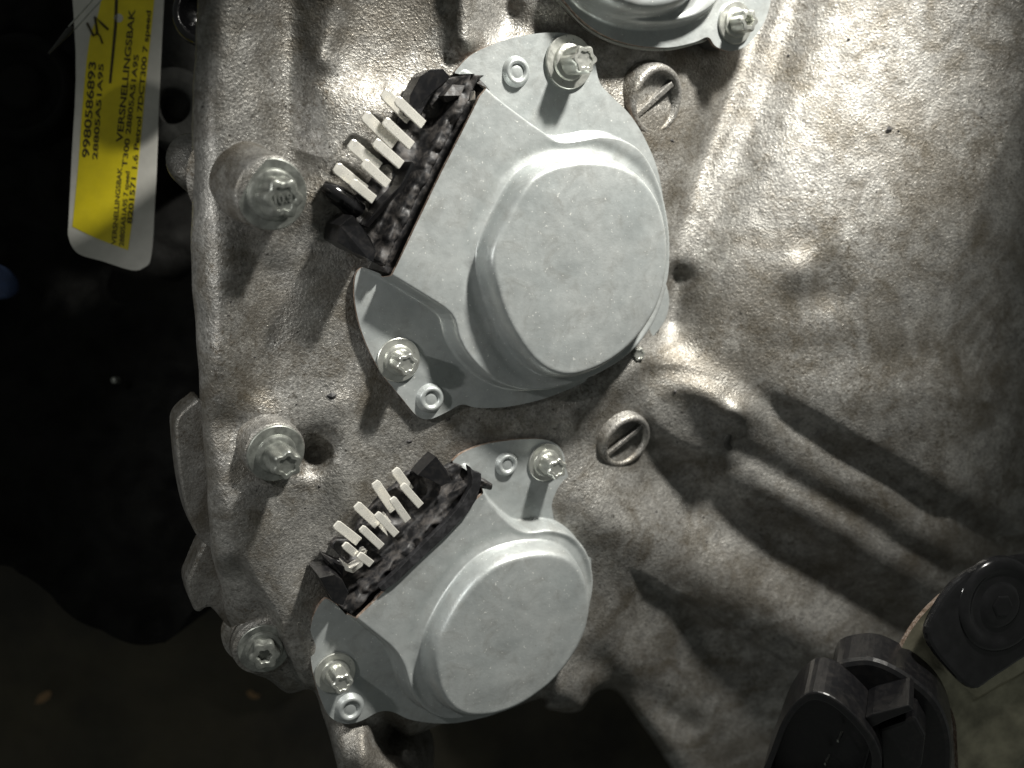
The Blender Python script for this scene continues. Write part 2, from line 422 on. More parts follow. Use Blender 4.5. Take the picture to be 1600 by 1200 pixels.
def child_in(root, o):                         # keep a child where its frame puts it
    mw = o.matrix_world.copy(); o.parent = root; o.matrix_parent_inverse = Matrix.Identity(4); o.matrix_basis = root.matrix_world.inverted() @ mw
def boss(px, py, h, r, depth, N, flare=1.25):
    f = Frame(on_plane(px, py, h), N); k = lscale(f); r = r*k
    prof = [(r*flare*1.25, -depth), (r*flare, -depth+14), (r*1.07, -depth+40), (r*1.03, -depth*.4), (r*1.0, -6), (r*.985, -2), (r*.95, 0)]
    rr = random.random()*6
    V, F = lathe(prof, 72, lambda q, t: 1+.012*math.sin(3*t+rr)+.008*math.sin(7*t+q))
    o = mesh('bolt_boss', V, F, CAST, None, f); bpy.context.view_layer.update(); child_in(HOUSING, o); return f
# ------------------------------------------------------------------ bolts
def torx_bolt(frame, R, label, group, mat=BOLT, hr=.50, hh=.62, mark=None, hole=False, rot=.2, dome=True, disc=.12):
    k = lscale(frame); R = R*k
    root = empty('flange_bolt', frame, label, 'bolt', group)
    fl = [(R*.97, -R*.02), (R, R*.02), (R, R*disc*.8), (R*.97, R*disc), (R*(hr+.27), R*(disc+.01)), (R*(hr+.20), R*(disc+.015)), (R*(hr+.16), R*(disc+.12)), (R*(hr+.11), R*(disc+.15)), (R*(hr-.02), R*(disc+.16))]
    V, F = lathe(fl, 56); sharpen(mesh('washer', V, F, mat, root))
    def lob(q, t):
        w = 0 if q == 0 else 1
        c6 = math.cos(6*(t-rot)); return 1+w*.11*c6
    z0 = R*(disc+.14); H = R*hh*1.6; a = R*hr
    prof = [(a*1.0, z0-R*.02), (a*1.0, z0+H*.12), (a*.98, z0+H*.85), (a*.93, z0+H*.96), (a*.84, z0+H)]
    if hole: prof += [(a*.50, z0+H), (a*.44, z0+H*.93), (a*.40, z0+H*.45)]
    else: prof += [(a*.60, z0+H*1.0), (a*.55, z0+H*.95), (a*.30, z0+H*.94)]
    V, F = lathe(prof, 72, lob); hd = sharpen(mesh('head', V, F, mat, root), 38)
    if mark:
        t = text_mesh(mark, a*.62, mat, root, 'grade_mark', (0, -a*.20, z0+H*.95), 0.3, ext=a*.06, parent_obj=root)
    return root
def text_mesh(s, size, mat, parent, name, pos, rot, ext=0.2, parent_obj=None, sx=1.0, align='CENTER'):
    c = bpy.data.curves.new(name, 'FONT'); c.body = s; c.size = size*S; c.extrude = ext*S; c.align_x = align; c.offset = size*S*.022
    tmp = bpy.data.objects.new(name+'_tmp', c); sc.collection.objects.link(tmp)
    dg = bpy.context.evaluated_depsgraph_get(); me = bpy.data.meshes.new_from_object(tmp.evaluated_get(dg))
    bpy.data.objects.remove(tmp); me.name = name; me.materials.clear(); me.materials.append(mat)
    o = bpy.data.objects.new(name, me); sc.collection.objects.link(o); o.parent = parent
    o.matrix_basis = Matrix.Translation(Vector(pos)*S) @ Matrix.Rotation(rot, 4, 'Z') @ Matrix.Diagonal((sx, 1, 1, 1))
    return o
NB = np.array([.62, -.34, 1.0]); NB /= np.linalg.norm(NB)
fb = boss(424, 303, 60, 60, 120, np.array([.88, -.50, 1.]), 1.08)
torx_bolt(Frame(fb.O, NB), 56, 'big flange bolt marked with raised figures, on the tall boss left of the upper motor', 'bolts holding the housing', BOLTD, .54, .52, '10.9', rot=.1)
fb = boss(430, 707, 12, 49, 70, NB, 1.12)
torx_bolt(Frame(fb.O, NB), 46, 'dull flange bolt sunk beside a dark pocket, left of the lower motor terminals', 'bolts holding the housing', BOLTD, .50, .66, rot=.5)
NC = np.array([.30, -.25, 1.0])
fb = boss(412, 1012, -34, 48, 60, NC, 1.05)
torx_bolt(Frame(fb.O, NC), 40, 'dark bolt with hollow centre on the lowest lug at the housing edge', 'bolts holding the housing', BOLTD, .56, .30, hole=True, rot=.1)

# ------------------------------------------------------------------ solenoid motors
def roundpoly(p, n=160, w=3):
    q = np.vstack([p, p[:1]]); L = np.concatenate([[0], np.cumsum(np.hypot(*np.diff(q, axis=0).T))]); t = np.linspace(0, L[-1], n, endpoint=False)
    r = np.stack([np.interp(t, L, q[:, 0]), np.interp(t, L, q[:, 1])], 1); c = r.mean(0)
    return sum(np.roll(r, k, 0) for k in range(-w, w+1))/(2*w+1)
def stamped_cover(root, f, outline, plateau, cap, H1, H2, w1, w2, sp=2.0, crown=2.5, ring=None):
    """outline: traced (px,py,h); plateau, cap: traced top edges."""
    o2 = f.poly(outline)
    pl = f.poly(plateau, H1); cp = roundpoly(f.poly(cap, H1+H2))
    P, F, B = grid_cells(o2, sp)
    d1, _ = sdf(P, pl); d2, _ = sdf(P, cp)
    h = H1*ss((w1-d1)/w1)
    t = np.clip((w2-d2)/(w2+9), 0, 1)
    c = H2*(1-(1-t)**2.6)*ss(t*3.6)
    h = h+c+crown*ss(-d2/60)
    h += 3.0*gauss(d2-w2-12, 10)*ss(-d1/10)*-1          # shallow channel round the cap
    h += fnoise(P[:, 0], P[:, 1], 70, 77)*.9
    V = np.column_stack([P, h])
    bv = np.unique(B); n1 = len(V); nb = len(bv); pos = {v: i for i, v in enumerate(bv)}
    W = V[bv].copy(); W[:, 2] -= 7
    i0 = np.array([pos[x] for x in B[:, 0]]); i1 = np.array([pos[x] for x in B[:, 1]])
    sk = np.stack([B[:, 1], B[:, 0], n1+i0, n1+i1], 1)
    # separate vertices for the sheared edge so that it shades sharply
    V2 = np.concatenate([V[bv], W]); sk2 = np.stack([i1, i0, nb+i0, nb+i1], 1)
    mesh('cover', V, F, ZINC, root)
    mesh('sheared_edge', V2, sk2, RUST, root, smooth=True)
    return P, h
def motor_body(root, f, outline, shrink=.93, top=-8, bot=-60):
    o2 = f.poly(outline); c = o2.mean(0); o2 = c+(o2-c)*shrink
    o2 = smoothpoly(o2, 2); V, F = prism(o2, bot, top); mesh('motor_body', V, F, DARKM, root, bevel=2)
def rivet(root, f, px, py, h, r):
    q = f.tr(px, py, h); k = lscale(f)*r
    prof = [(k*1.22, 0), (k*1.15, k*.12), (k*1.0, k*.35), (k*.94, k*.44), (k*.80, k*.46), (k*.64, k*.42), (k*.60, k*.26), (k*.50, k*.26), (k*.40, k*.30), (k*.2, k*.32)]
    V, F = lathe(prof, 40); o = mesh('rivet', V, F, ZINC, root); o.matrix_basis = Matrix.Translation(Vector((q[0], q[1], q[2]-.3))*S)
def terminal(root, f, a, b, h, w, t=4.5, name='terminal'):
    A = f.tr(a[0], a[1], h); Bq = f.tr(b[0], b[1], h-7); V, F = bar(A, Bq, w, t, taper=.72); return mesh(name, V, F, TIN, root, smooth=False, bevel=.9)
def connector_shell(root, f, poly, h, edge, pits, seed, sp=2.2):
    o2 = f.poly(smoothpoly(poly, 2), h); P, F, B = grid_cells(o2, sp)
    e = f.poly(edge, h); 
    d = np.full(len(P), 1e9)
    for a, b in zip(e[:-1], e[1:]): d = np.minimum(d, seg(P[:, 0], P[:, 1], a, b)[0])
    x, y = P.T
    rough = np.abs(fnoise(x, y, 34, seed, 2))*10+np.abs(fnoise(x, y, 9, seed+9, 2))*1.2
    rib = ss((d-15)/6)*(1-ss((d-33)/12))            # broken wall standing along the motor
    hh = -12+rib*(22+rough)+ss((12-d)/10)*10
    for (px, py, r, dep) in pits:
        q = f.tr(px, py, h); hh += dep*np.exp(-(((x-q[0])**2+(y-q[1])**2)/(r*r))**2)*(1-.5*rib)
    hh += fnoise(x, y, 14, seed+5, 3)*2.0
    V = np.column_stack([P, h+hh]); bv = np.unique(B); n1 = len(V); nb = len(bv); pos = {v: i for i, v in enumerate(bv)}
    W = V[bv].copy(); W[:, 2] = -14
    i0 = np.array([pos[v] for v in B[:, 0]]); i1 = np.array([pos[v] for v in B[:, 1]])
    sk = np.stack([B[:, 1], B[:, 0], n1+i0, n1+i1], 1)
    mesh('connector_shell', np.concatenate([V, W]), np.concatenate([F, sk]), PLG, root)
def shard(root, f, pts, h0, h1, mat=PLA, name='plastic_shard'):
    o2 = f.poly([p[:2] for p in pts], h1); z1 = np.array([h1+(p[2] if len(p) > 2 else 0) for p in pts], float)
    V, F = prism_keep(o2, h0, z1); mesh(name, V, F, mat, root, smooth=False, bevel=.8)
def prism_keep(poly, z0, z1):
    m = len(poly); a = sum(poly[i][0]*poly[(i+1) % m][1]-poly[(i+1) % m][0]*poly[i][1] for i in range(m))
    if a < 0: poly = poly[::-1]; z1 = z1[::-1]
    return prism(poly, z0, z1)

# upper motor
f1 = pframe(850, 370)
H1, H2 = 42, 38
o1 = [(709,114,0),(733,88,0),(768,70,0),(810,57,0),(852,51,0),(890,53,0),(914,65,0),(928,90,0),(937,128,0),(955,150,0),(985,180,0),(1010,222,0),(1030,275,0),(1040,340,0),(1043,400,0),
      (1038,450,0),(1020,500,0),(985,548,0),(940,582,0),(890,608,0),(840,626,0),(790,636,0),(745,637,0),(722,632,0),(700,643,0),(672,655,0),(652,650,0),(628,622,0),(600,588,0),(578,550,0),(562,508,0),(554,465,0),(556,430,0),(566,417,0),(588,426,0),
      (607,438,H1*.8),(612,432,H1),(680,290,H1),(750,150,H1),(757,138,H1*.8),(740,122,2)]
o1s = smoothpoly(o1, 4, keep=(0, 33, 35, 36, 38, 39))
p1 = [(552,396),(640,255),(745,118),(772,150),(850,208),(875,222),(905,220),(940,214),(975,220),(1006,243),(1030,290),(1043,345),(1046,400),(1040,450),(1020,505),(985,550),(940,580),(895,598),(850,608),(805,605),(768,588),(738,560),(720,530),(706,490),(655,455),(607,426)]
c1 = [(768,398),(790,345),(818,292),(836,272),(872,256),(920,250),(965,256),(1003,277),(1030,315),(1043,365),(1042,430),(1028,480),(1000,525),(960,562),(912,585),(870,587),(835,565),(808,530),(788,490),(774,445)]
m1 = empty('gearbox_motor', f1, 'upper grey motor with domed cap, the largest in view', 'motor', 'motors bolted to the gearbox')
stamped_cover(m1, f1, o1s, smoothpoly(p1, 4, keep=(0, 2, 25)), smoothpoly(c1, 4), H1, H2, 10, 10)
motor_body(m1, f1, [(p[0], p[1], -8) for p in o1[:33]], .95)
rivet(m1, f1, 806, 112, 0, 19); rivet(m1, f1, 672, 622, 0, 19)
con1 = [(655,118),(668,110),(690,107),(706,122),(722,118),(770,140),(700,300),(622,422),(600,416),(576,404),(551,394),(527,377),(529,352),(545,336),(520,316),(510,298),(522,290),(558,306),(584,282),(603,245),(618,212),(628,182),(641,146)]
connector_shell(m1, f1, con1, 14, [(757,140),(680,290),(608,436)], [(648,215,22,-10),(612,275,20,-12),(575,330,16,-10),(668,180,16,-10)], 5)
shard(m1, f1, [(655,119,6),(668,110,10),(690,107,4),(704,120,0),(694,134,-6),(676,146,0),(664,166,0),(652,188,4),(634,180,6),(640,148,4)], 0, 32)
shard(m1, f1, [(690,150,8),(706,132,2),(724,134,6),(716,150,10),(700,160,0)], 8, 24, PLG)
shard(m1, f1, [(529,352,6),(548,336,10),(562,352,4),(578,372,4),(588,392,0),(583,410,0),(574,404,2),(551,394,0),(527,378,2)], -8, 60)
shard(m1, f1, [(733,158,2),(738,142,10),(742,156,2)], 14, 30, TIN, 'torn_foil')
shard(m1, f1, [(566,352,10),(590,318,16),(618,290,20),(634,252,26),(640,256,22),(626,292,16),(600,324,8),(574,356,4)], 0, 18, PLA, 'bent_plastic_strip')
for a, b in (((619,155),(661,195)),((600,188),(643,228)),((585,221),(627,258)),((567,253),(606,288)),((549,284),(584,312))): terminal(m1, f1, a, b, 44, 14, 5)
for a, b in (((598,144),(640,186)),((568,179),(616,226)),((546,223),(592,262)),((523,260),(570,298))): terminal(m1, f1, a, b, 22, 17, 6)
V, F = tube([f1.tr(505, 290, 8), f1.tr(522, 300, 14), f1.tr(545, 315, 10), f1.tr(562, 330, 6)], [8, 12, 13, 12], 14); mesh('plug_tube', V, F, SENS, m1)
torx_bolt(pframe(888, 97, 1), 41, 'bright flange bolt on the top right ear of the upper motor', 'bolts holding the motors', BOLT, .50, .66, rot=.1)
torx_bolt(pframe(622, 562, 1), 35, 'flange bolt on the shaded lower left ear of the upper motor', 'bolts holding the motors', BOLT, .50, .62, rot=.3)
# third ear and bolt half hidden behind the cap
fe = pframe(1005, 520, -18)
V, F = prism(smoothpoly(fe.poly([(1030,440),(1046,465),(1040,500),(1020,528),(1004,548),(985,560),(975,520)], 0), 4), -8, 0); e3 = mesh('mounting_ear', V, F, ZINC, None, fe, smooth=False, bevel=1.5)
bpy.context.view_layer.update(); child_in(m1, e3)
torx_bolt(pframe(984, 549, -20), 17, 'small bolt peeping out behind the lower right edge of the upper motor cap', 'bolts holding the motors', BOLT, .6, .9)

# lower motor
f2 = pframe(760, 940)
o_2 = [(706,722,0),(722,708,0),(755,695,0),(800,688,0),(842,686,0),(866,692,0),(880,708,0),(886,738,0),(898,762,0),(912,790,0),(921,830,0),(924,880,0),
       (920,935,0),(900,1000,0),(868,1050,0),(820,1092,0),(770,1116,0),(720,1128,0),(680,1130,0),(640,1124,0),(612,1112,0),(590,1113,0),(565,1126,0),(540,1131,0),(516,1120,0),(500,1090,0),(488,1045,0),(484,1000,0),(489,965,0),(503,940,0),(516,932,0),(540,960,0),
       (553,974,H1*.8),(558,966,H1),(600,925,H1),(740,785,H1),(750,768,H1*.7),(738,745,2),(722,730,0)]
o_2s = smoothpoly(o_2, 4, keep=(0, 30, 32, 33, 35, 36))
p_2 = [(512,932),(600,880),(742,745),(770,792),(800,822),(825,833),(860,830),(892,838),(915,862),(925,895),(924,930),(905,1000),(870,1052),(820,1092),(775,1110),(730,1120),(695,1122),(665,1108),(645,1080),(632,1040),(616,1014),(588,990),(553,962)]
c_2 = [(690,990),(718,940),(752,898),(785,877),(825,866),(865,864),(895,875),(915,905),(923,945),(915,990),(890,1035),(855,1075),(810,1105),(765,1120),(722,1118),(695,1095),(682,1060),(680,1022)]
m2 = empty('gearbox_motor', f2, 'lower grey zinc covered motor with domed cap and black rubber strip by its broken plug', 'motor', 'motors bolted to the gearbox')
stamped_cover(m2, f2, o_2s, smoothpoly(p_2, 4, keep=(0, 2, 22)), smoothpoly(c_2, 4), H1, H2, 10, 10)
motor_body(m2, f2, [(p[0], p[1], -8) for p in o_2[:31]], .95)
rivet(m2, f2, 791, 725, 0, 16); rivet(m2, f2, 546, 1105, 0, 19)
con2 = [(680,712),(700,735),(716,726),(745,745),(756,775),(600,930),(558,962),(540,950),(520,942),(512,925),(497,901),(520,896),(505,868),(528,880),(540,878),(524,862),(530,848),(556,846),(566,822),(585,800),(600,782),(626,762),(640,745),(655,738),(668,726)]
connector_shell(m2, f2, con2, 14, [(746,775),(600,925),(556,968)], [(655,765,20,-10),(625,805,16,-12),(595,840,18,-10),(560,866,16,-10)], 25)
shard(m2, f2, [(680,712,4),(698,734,0),(706,752,0),(690,760,0),(668,748,0),(652,742,2),(664,728,4)], 0, 30)
shard(m2, f2, [(498,901,6),(520,895,8),(534,905,4),(545,926,0),(536,946,0),(522,942,0),(510,922,2)], -8, 52)
shard(m2, f2, [(504,867,10),(520,877,4),(534,882,8),(548,890,2),(536,902,0),(516,893,0)], -6, 16)
shard(m2, f2, [(533,876,0),(547,886,6),(560,878,4),(566,860,10),(572,858,6),(566,884,2),(552,896,0),(540,892,0)], 8, 22, TIN, 'torn_foil')
shard(m2, f2, [(602,802,0),(594,826,6),(606,838,2),(600,820,4),(612,816,0)], 8, 20, TIN, 'torn_foil')
strip = [(731,727,8),(740,736,2),(752,740,0),(752,756,0),(745,780,0),(730,803,0),(700,835,0),(660,872,0),(622,908,0),(598,925,0),(592,918,0),(620,892,0),(660,852,0),(700,812,0),(722,786,0),(734,764,0),(736,748,4)]
shard(m2, f2, strip, H1-4, H1+7, SEAL, 'rubber_strip')
for a, b in (((628,757),(657,790)),((612,778),(637,813)),((588,802),(619,835)),((564,824),(596,854)),((537,850),(556,866)),((560,866),(580,881))): terminal(m2, f2, a, b, 40, 12, 5)
for a, b in (((616,733),(640,766)),((585,753),(615,797)),((556,788),(590,820)),((524,818),(560,846))): terminal(m2, f2, a, b, 18, 15, 5)
torx_bolt(pframe(852, 722, 1), 30, 'flange bolt on the top right ear of the lower motor', 'bolts holding the motors', BOLT, .54, .70, rot=.4)
torx_bolt(pframe(523, 1050, 1), 33, 'flange bolt on the shaded lower left ear of the lower motor', 'bolts holding the motors', BOLT, .50, .66, rot=.1)

# third motor, cut by the top of the frame
f3 = pframe(1020, -60, 6)
o3 = [(872,-20,0),(888,8,0),(915,36,0),(950,58,0),(995,71,0),(1045,74,0),(1085,66,0),(1106,58,0),(1118,72,0),(1140,80,0),(1165,72,0),(1185,50,0),(1200,20,0),(1205,-20,0),(1190,-60,0),(1170,-130,0),(1100,-220,0),(1000,-240,0),(900,-190,0),(860,-100,0)]
p3 = [(905,-20),(935,8),(975,26),(1025,32),(1075,26),(1110,8),(1130,-20),(1135,-80),(1110,-150),(1050,-190),(960,-190),(905,-140),(892,-70)]
c3 = [(925,-35),(955,-8),(1000,8),(1050,4),(1085,-16),(1105,-50),(1105,-90),(1080,-140),(1030,-165),(970,-160),(930,-125),(918,-80)]
m3 = empty('gearbox_motor', f3, 'third grey motor cut off by the top edge, only its lower rim showing', 'motor', 'motors bolted to the gearbox')
stamped_cover(m3, f3, smoothpoly(o3, 4), smoothpoly(p3, 4), smoothpoly(c3, 4), 24, 34, 13, 16)
motor_body(m3, f3, [(p[0], p[1], -8) for p in o3], .96)
torx_bolt(pframe(1148, 36, 7), 32, 'flange bolt on the ear of the cut off motor at the top edge', 'bolts holding the motors', BOLT, .52, .55, hole=True, rot=.1)
# rim plate below the third motor
fr = pframe(1020, -60, -3)
V, F = prism(smoothpoly(fr.poly([(868,-15),(884,12),(912,42),(950,64),(995,77),(1045,79),(1085,70),(1108,60),(1110,30),(1050,-60),(900,-80)], 0), 4), -8, 0)
e = mesh('base_plate', V, F, BOLT, None, fr, smooth=False, bevel=2); bpy.context.view_layer.update(); child_in(m3, e)

# ------------------------------------------------------------------ slotted plugs
def slotted_plug(px, py, h, r, ratio, ang, bar_ang, label):
    N = ell_normal(px, py, ratio, ang); f = Frame(on_plane(px, py, h), N); r *= lscale(f)
    root = empty('slotted_plug', f, label, 'plug', 'slotted plugs in the housing')
    V, F = lathe([(r*1.1, -34), (r*1.03, -8), (r*1.0, -2), (r*.95, 0), (r*.85, .5), (r*.80, -2), (r*.77, -11), (r*.72, -12), (r*.3, -12)], 56)
    mesh('cup', V, F, CAST, root)
    # the slot: a raised web across the cup with a groove along its lower side
    d = np.array([math.cos(math.radians(bar_ang)), -math.sin(math.radians(bar_ang)), 0]); u = np.array([d@f.U, d@f.V]); u /= np.linalg.norm(u); n = np.array([-u[1], u[0]])
    for (o0, w, z, nm, mt) in ((.06, .17, -3.0, 'web', CAST),):
        q = [u*-r*.8+n*(o0*r-w*r/2), u*r*.8+n*(o0*r-w*r/2), u*r*.8+n*(o0*r+w*r/2), u*-r*.8+n*(o0*r+w*r/2)]
        V, F = prism(np.array(q), -13, z); mesh(nm, V, F, mt, root, smooth=False, bevel=1.2)
slotted_plug(1028, 158, -8, 54, .70, 12, -31, 'larger slotted round plug in the casting right of the upper motor')
slotted_plug(980, 692, 1, 45, .66, 40, -32, 'smaller slotted round plug beside the lower motor, near the dark ribs')
# dark pin hole at the head of the ribs
Nh = ell_normal(1155, 680, .5, 25); fh = Frame(on_plane(1150, 686, 40), Nh)
rt = empty('locating_pin', fh, 'small dark hollow pin in the shade where the ribs begin', 'pin')
V, F = lathe([(30, -40), (27, -10), (25, -3), (21, 0), (16, 0), (13, -3), (12, -14), (5, -15)], 36); mesh('sleeve', V, F, DARKM, rt)
V, F = lathe([(9, -14), (8.6, -5), (7, -3), (3, -3)], 24); mesh('pin_end', V, F, BOLTD, rt)

# ------------------------------------------------------------------ lugs and shapes at the left edge
def child_prism(root, name, pts, h, dz, mat, bevel=3, N=N0, smooth=4):
    f = Frame(on_plane(pts[0][0], pts[0][1], h), N); p = smoothpoly(pts, smooth) if smooth else np.array(pts, float)
    V, F = prism(f.poly(p, 0), -dz, 0); o = mesh(name, V, F, mat, None, f, smooth=False, bevel=bevel); bpy.context.view_layer.update()
    if root is not None: child_in(root, o)
    return o
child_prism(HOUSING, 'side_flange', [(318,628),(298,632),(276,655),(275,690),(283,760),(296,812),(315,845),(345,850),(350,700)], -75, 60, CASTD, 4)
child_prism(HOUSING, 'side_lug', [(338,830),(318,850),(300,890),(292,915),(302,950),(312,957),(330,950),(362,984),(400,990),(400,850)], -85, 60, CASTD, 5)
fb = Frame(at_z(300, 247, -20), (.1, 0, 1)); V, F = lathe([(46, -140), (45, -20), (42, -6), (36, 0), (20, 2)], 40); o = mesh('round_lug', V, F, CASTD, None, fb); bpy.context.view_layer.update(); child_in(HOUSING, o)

# ------------------------------------------------------------------ paper tag with yellow sticker on a clear tie
ft = Frame(at_z(180, 200, -240), (.15, .05, 1))
tag = empty('parts_tag', ft, 'white plastic tag with yellow printed sticker hanging left of the housing', 'tag')
tp = smoothpoly([(100,-160),(118,80),(112,240),(107,340),(107,372),(122,396),(160,408),(205,422),(225,418),(237,398),(243,300),(253,60),(266,-160)], 4, keep=(0, 12))
V, F = prism(ft.poly(tp, 0), -3, 0); mesh('tag_plate', V, F, WHITE, tag, smooth=False, bevel=.8)
yp = smoothpoly([(170,-160),(158,0),(140,60),(130,150),(122,260),(113,354),(150,372),(200,391),(212,300),(226,150),(241,0),(256,-160)], 3, keep=(0, 5, 7, 11))
V, F = prism(ft.poly(yp, .8), .3, .8); mesh('sticker', V, F, YEL, tag, smooth=False)
def tagline(s, a, b, size):
    A = ft.tr(a[0], a[1], 1.0); Bq = ft.tr(b[0], b[1], 1.0); d = Bq-A; ang = math.atan2(d[1], d[0])
    o = text_mesh(s, size, INK, tag, 'printed_text', (A[0], A[1], 1.1), ang, .1, align='LEFT')
    w = max(v.co.x for v in o.data.vertices)/S; k = np.linalg.norm(d[:2])/w
    o.matrix_basis = Matrix.Translation(Vector((A[0], A[1], 1.1))*S) @ Matrix.Rotation(ang, 4, 'Z') @ Matrix.Diagonal((k, 1, 1, 1))
tagline('9980586893', (139, 247), (150, 97), 17)
tagline('28805A51A95', (152, 250), (162, 100), 12)
tagline('VERSNELLINGSBAK', (191, 222), (211, 15), 15)
tagline('T300 28805A51A95', (198, 262), (217, 86), 12)
tagline('8201571 1.6 Petrol 7DCT300 7 speed', (206, 350), (236, 17), 12)
tagline('VERSNELLINGSBAK', (181, 382), (191, 262), 11)
tagline('28805A51A95 7 speed', (193, 385), (203, 268), 11)
V, F = prism(ft.poly([(183,-100),(188,-100),(183,40),(174,130),(170,130),(178,40)], 1.2), .9, 1.2); mesh('printed_line', V, F, INK, tag, smooth=False)
V, F = tube([ft.tr(136, 36, 2), ft.tr(146, 56, 2), ft.tr(152, 52, 2), ft.tr(148, 26, 2), ft.tr(158, 36, 2), ft.tr(169, 46, 2)], 2.2, 6); mesh('handwritten_mark', V, F, INK, tag)
V, F = tube([ft.tr(150, 50, 2), ft.tr(156, 56, 2), ft.tr(160, 68, 2)], 1.6, 6); mesh('handwritten_mark', V, F, INK, tag)
q = ft.tr(185, 28, .9); V, F = lathe([(8, .2), (7.5, .6), (3, .6)], 24); o = mesh('eyelet', V, F, WHITE, tag); o.matrix_basis = Matrix.Translation(Vector((q[0], q[1], .6))*S)
ty = Frame(at_z(110, 48, -150), (0, 0, 1)); tie = empty('cable_tie', ty, 'thin clear plastic tie crossing the top of the tag', 'cable tie')
for off in (0, 10):
    V, F = tube([ty.tr(107+off, 42+off*.4, 0), ty.tr(150+off, -6+off*.4, 6), ty.tr(230+off, -95, 10)], 1.3, 8); mesh('tie_strand', V, F, CLEAR, tie)
V, F = tube([ty.tr(76, 84, -4), ty.tr(92, 66, -2), ty.tr(108, 48, 0), ty.tr(114, 42, 0)], [2, 3.5, 6, 3], 8); mesh('tie_tail', V, F, DARKM, tie)

# ------------------------------------------------------------------ lower right: steel bracket, black sensor, black socket
NR = np.array([.25, -.1, 1.])
fk = Frame(at_z(1500, 1030, -60), NR)
br = empty('sensor_bracket', fk, 'dull folded steel bracket in the lower right corner with rust along its upper edge', 'bracket')
bp = smoothpoly([(1403,1030),(1412,1003),(1438,965),(1478,925),(1520,888),(1560,868),(1620,858),(1800,860),(1800,1330),(1500,1330),(1497,1190),(1488,1110),(1440,1066)], 4, keep=(0, 6, 7, 8, 9, 12))
P, F, B = grid_cells(fk.poly(bp, 0), 4)
fold = fk.poly([(1420,1010),(1500,1085),(1620,1000)], 0)
q0 = fk.poly([(1450, 980), (1520, 1088), (1700, 980), (1700, 800), (1520, 880)], 0); dd, _ = sdf(P, q0)
hz = 26*ss((14-dd)/30)+fnoise(P[:, 0], P[:, 1], 60, 3)*2
q1 = fk.poly([(1480, 1330), (1640, 1090), (1800, 1000)], 0); d3 = pline(P[:, 0], P[:, 1], list(q1)); hz += 20*gauss(d3, 26)
V = np.column_stack([P, hz]); nb = len(V); mesh('folded_plate', V, F, BRKT, br)
bv = np.unique(B); pos = {v: i for i, v in enumerate(bv)}; W = V[bv].copy(); W[:, 2] -= 9
i0 = np.array([pos[v] for v in B[:, 0]]); i1 = np.array([pos[v] for v in B[:, 1]])
mesh('plate_edge', np.concatenate([V[bv], W]), np.stack([i1, i0, len(bv)+i0, len(bv)+i1], 1), RUST, br)
fs = Frame(at_z(1560, 960, -18), NR)
sn = empty('black_sensor', fs, 'glossy black round sensor clamped on the steel bracket at the right edge', 'sensor')
sp_ = smoothpoly([(1450,1000),(1458,962),(1492,912),(1545,880),(1640,866),(1780,890),(1780,980),(1640,1010),(1560,1056),(1522,1078),(1486,1050)], 4)
V, F = prism(fs.poly(sp_, 0), -16, 0); mesh('sensor_body', V, F, SENS, sn, smooth=False, bevel=6)
fd = Frame(at_z(1562, 945, -18), NR)
V, F = lathe([(78, -8), (76, 1), (70, 6), (62, 7), (56, 3), (50, 1), (38, 0), (34, 5), (28, 6)], 48); o = mesh('round_cap', V, F, SENS, None, fd); bpy.context.view_layer.update(); child_in(sn, o)
V, F = lathe([(20, -2), (19, 7), (16, 9), (8, 9)], 6); o = mesh('cap_screw', V, F, SENS, None, fd, smooth=False, bevel=1); bpy.context.view_layer.update(); child_in(sn, o)
NS = np.array([-.42, -.32, 1.])
fq = Frame(at_z(1380, 1130, 0), NS)
so = empty('plug_socket', fq, 'open black plastic plug socket with rounded flange at the lower right', 'plug socket')
fl = smoothpoly([(1296,1120),(1300,1048),(1335,1032),(1375,1035),(1425,1062),(1464,1098),(1484,1145),(1486,1200),(1470,1270),(1440,1330),(1300,1330)], 4, keep=(9, 10))
V, F = prism(fq.poly(fl, 0), -90, 0); mesh('socket_flange', V, F, PLA, so, smooth=False, bevel=9)
ow = smoothpoly([(1186,1230),(1205,1172),(1222,1128),(1244,1096),(1270,1081),(1305,1092),(1345,1128),(1372,1168),(1375,1215),(1340,1330),(1180,1330)], 4, keep=(9, 10))
oo = fq.poly(ow, 95); cc = oo.mean(0); ii = cc+(oo-cc)*.84; m = len(oo)
V = [(*p, -4) for p in oo]+[(*p, 95) for p in oo]+[(*p, 95) for p in ii]+[(*p, 6) for p in ii]
F = [(k*m+(i+1) % m, k*m+i, (k+1)*m+i, (k+1)*m+(i+1) % m) for k in range(3) for i in range(m)]+[tuple(range(3*m, 4*m))]
me = mesh('socket_shell', V, F, PLA, so, smooth=False, bevel=3)
bm = bmesh.new(); bm.from_mesh(me.data); bmesh.ops.recalc_face_normals(bm, faces=bm.faces); bm.to_mesh(me.data); bm.free()
V, F = prism(fq.poly([(1352,1118),(1364,1112),(1420,1098),(1428,1106),(1382,1124),(1362,1134)], 70), -2, 76); mesh('key_rib', V, F, PLA, so, smooth=False, bevel=2)
V, F = prism(fq.poly([(1372,1140),(1430,1120),(1446,1150),(1440,1200),(1400,1230),(1376,1200)], 55), -2, 55); mesh('latch_block', V, F, PLA, so, smooth=False, bevel=5)
for a in ((1313, 1150), (1293, 1186)):
    A = fq.tr(a[0]-4, a[1]+8, 45); Bq = fq.tr(a[0]+3, a[1]-6, 20); V, F = bar(A, Bq, 4, 3); mesh('socket_pin', V, F, BOLTD, so, smooth=False)

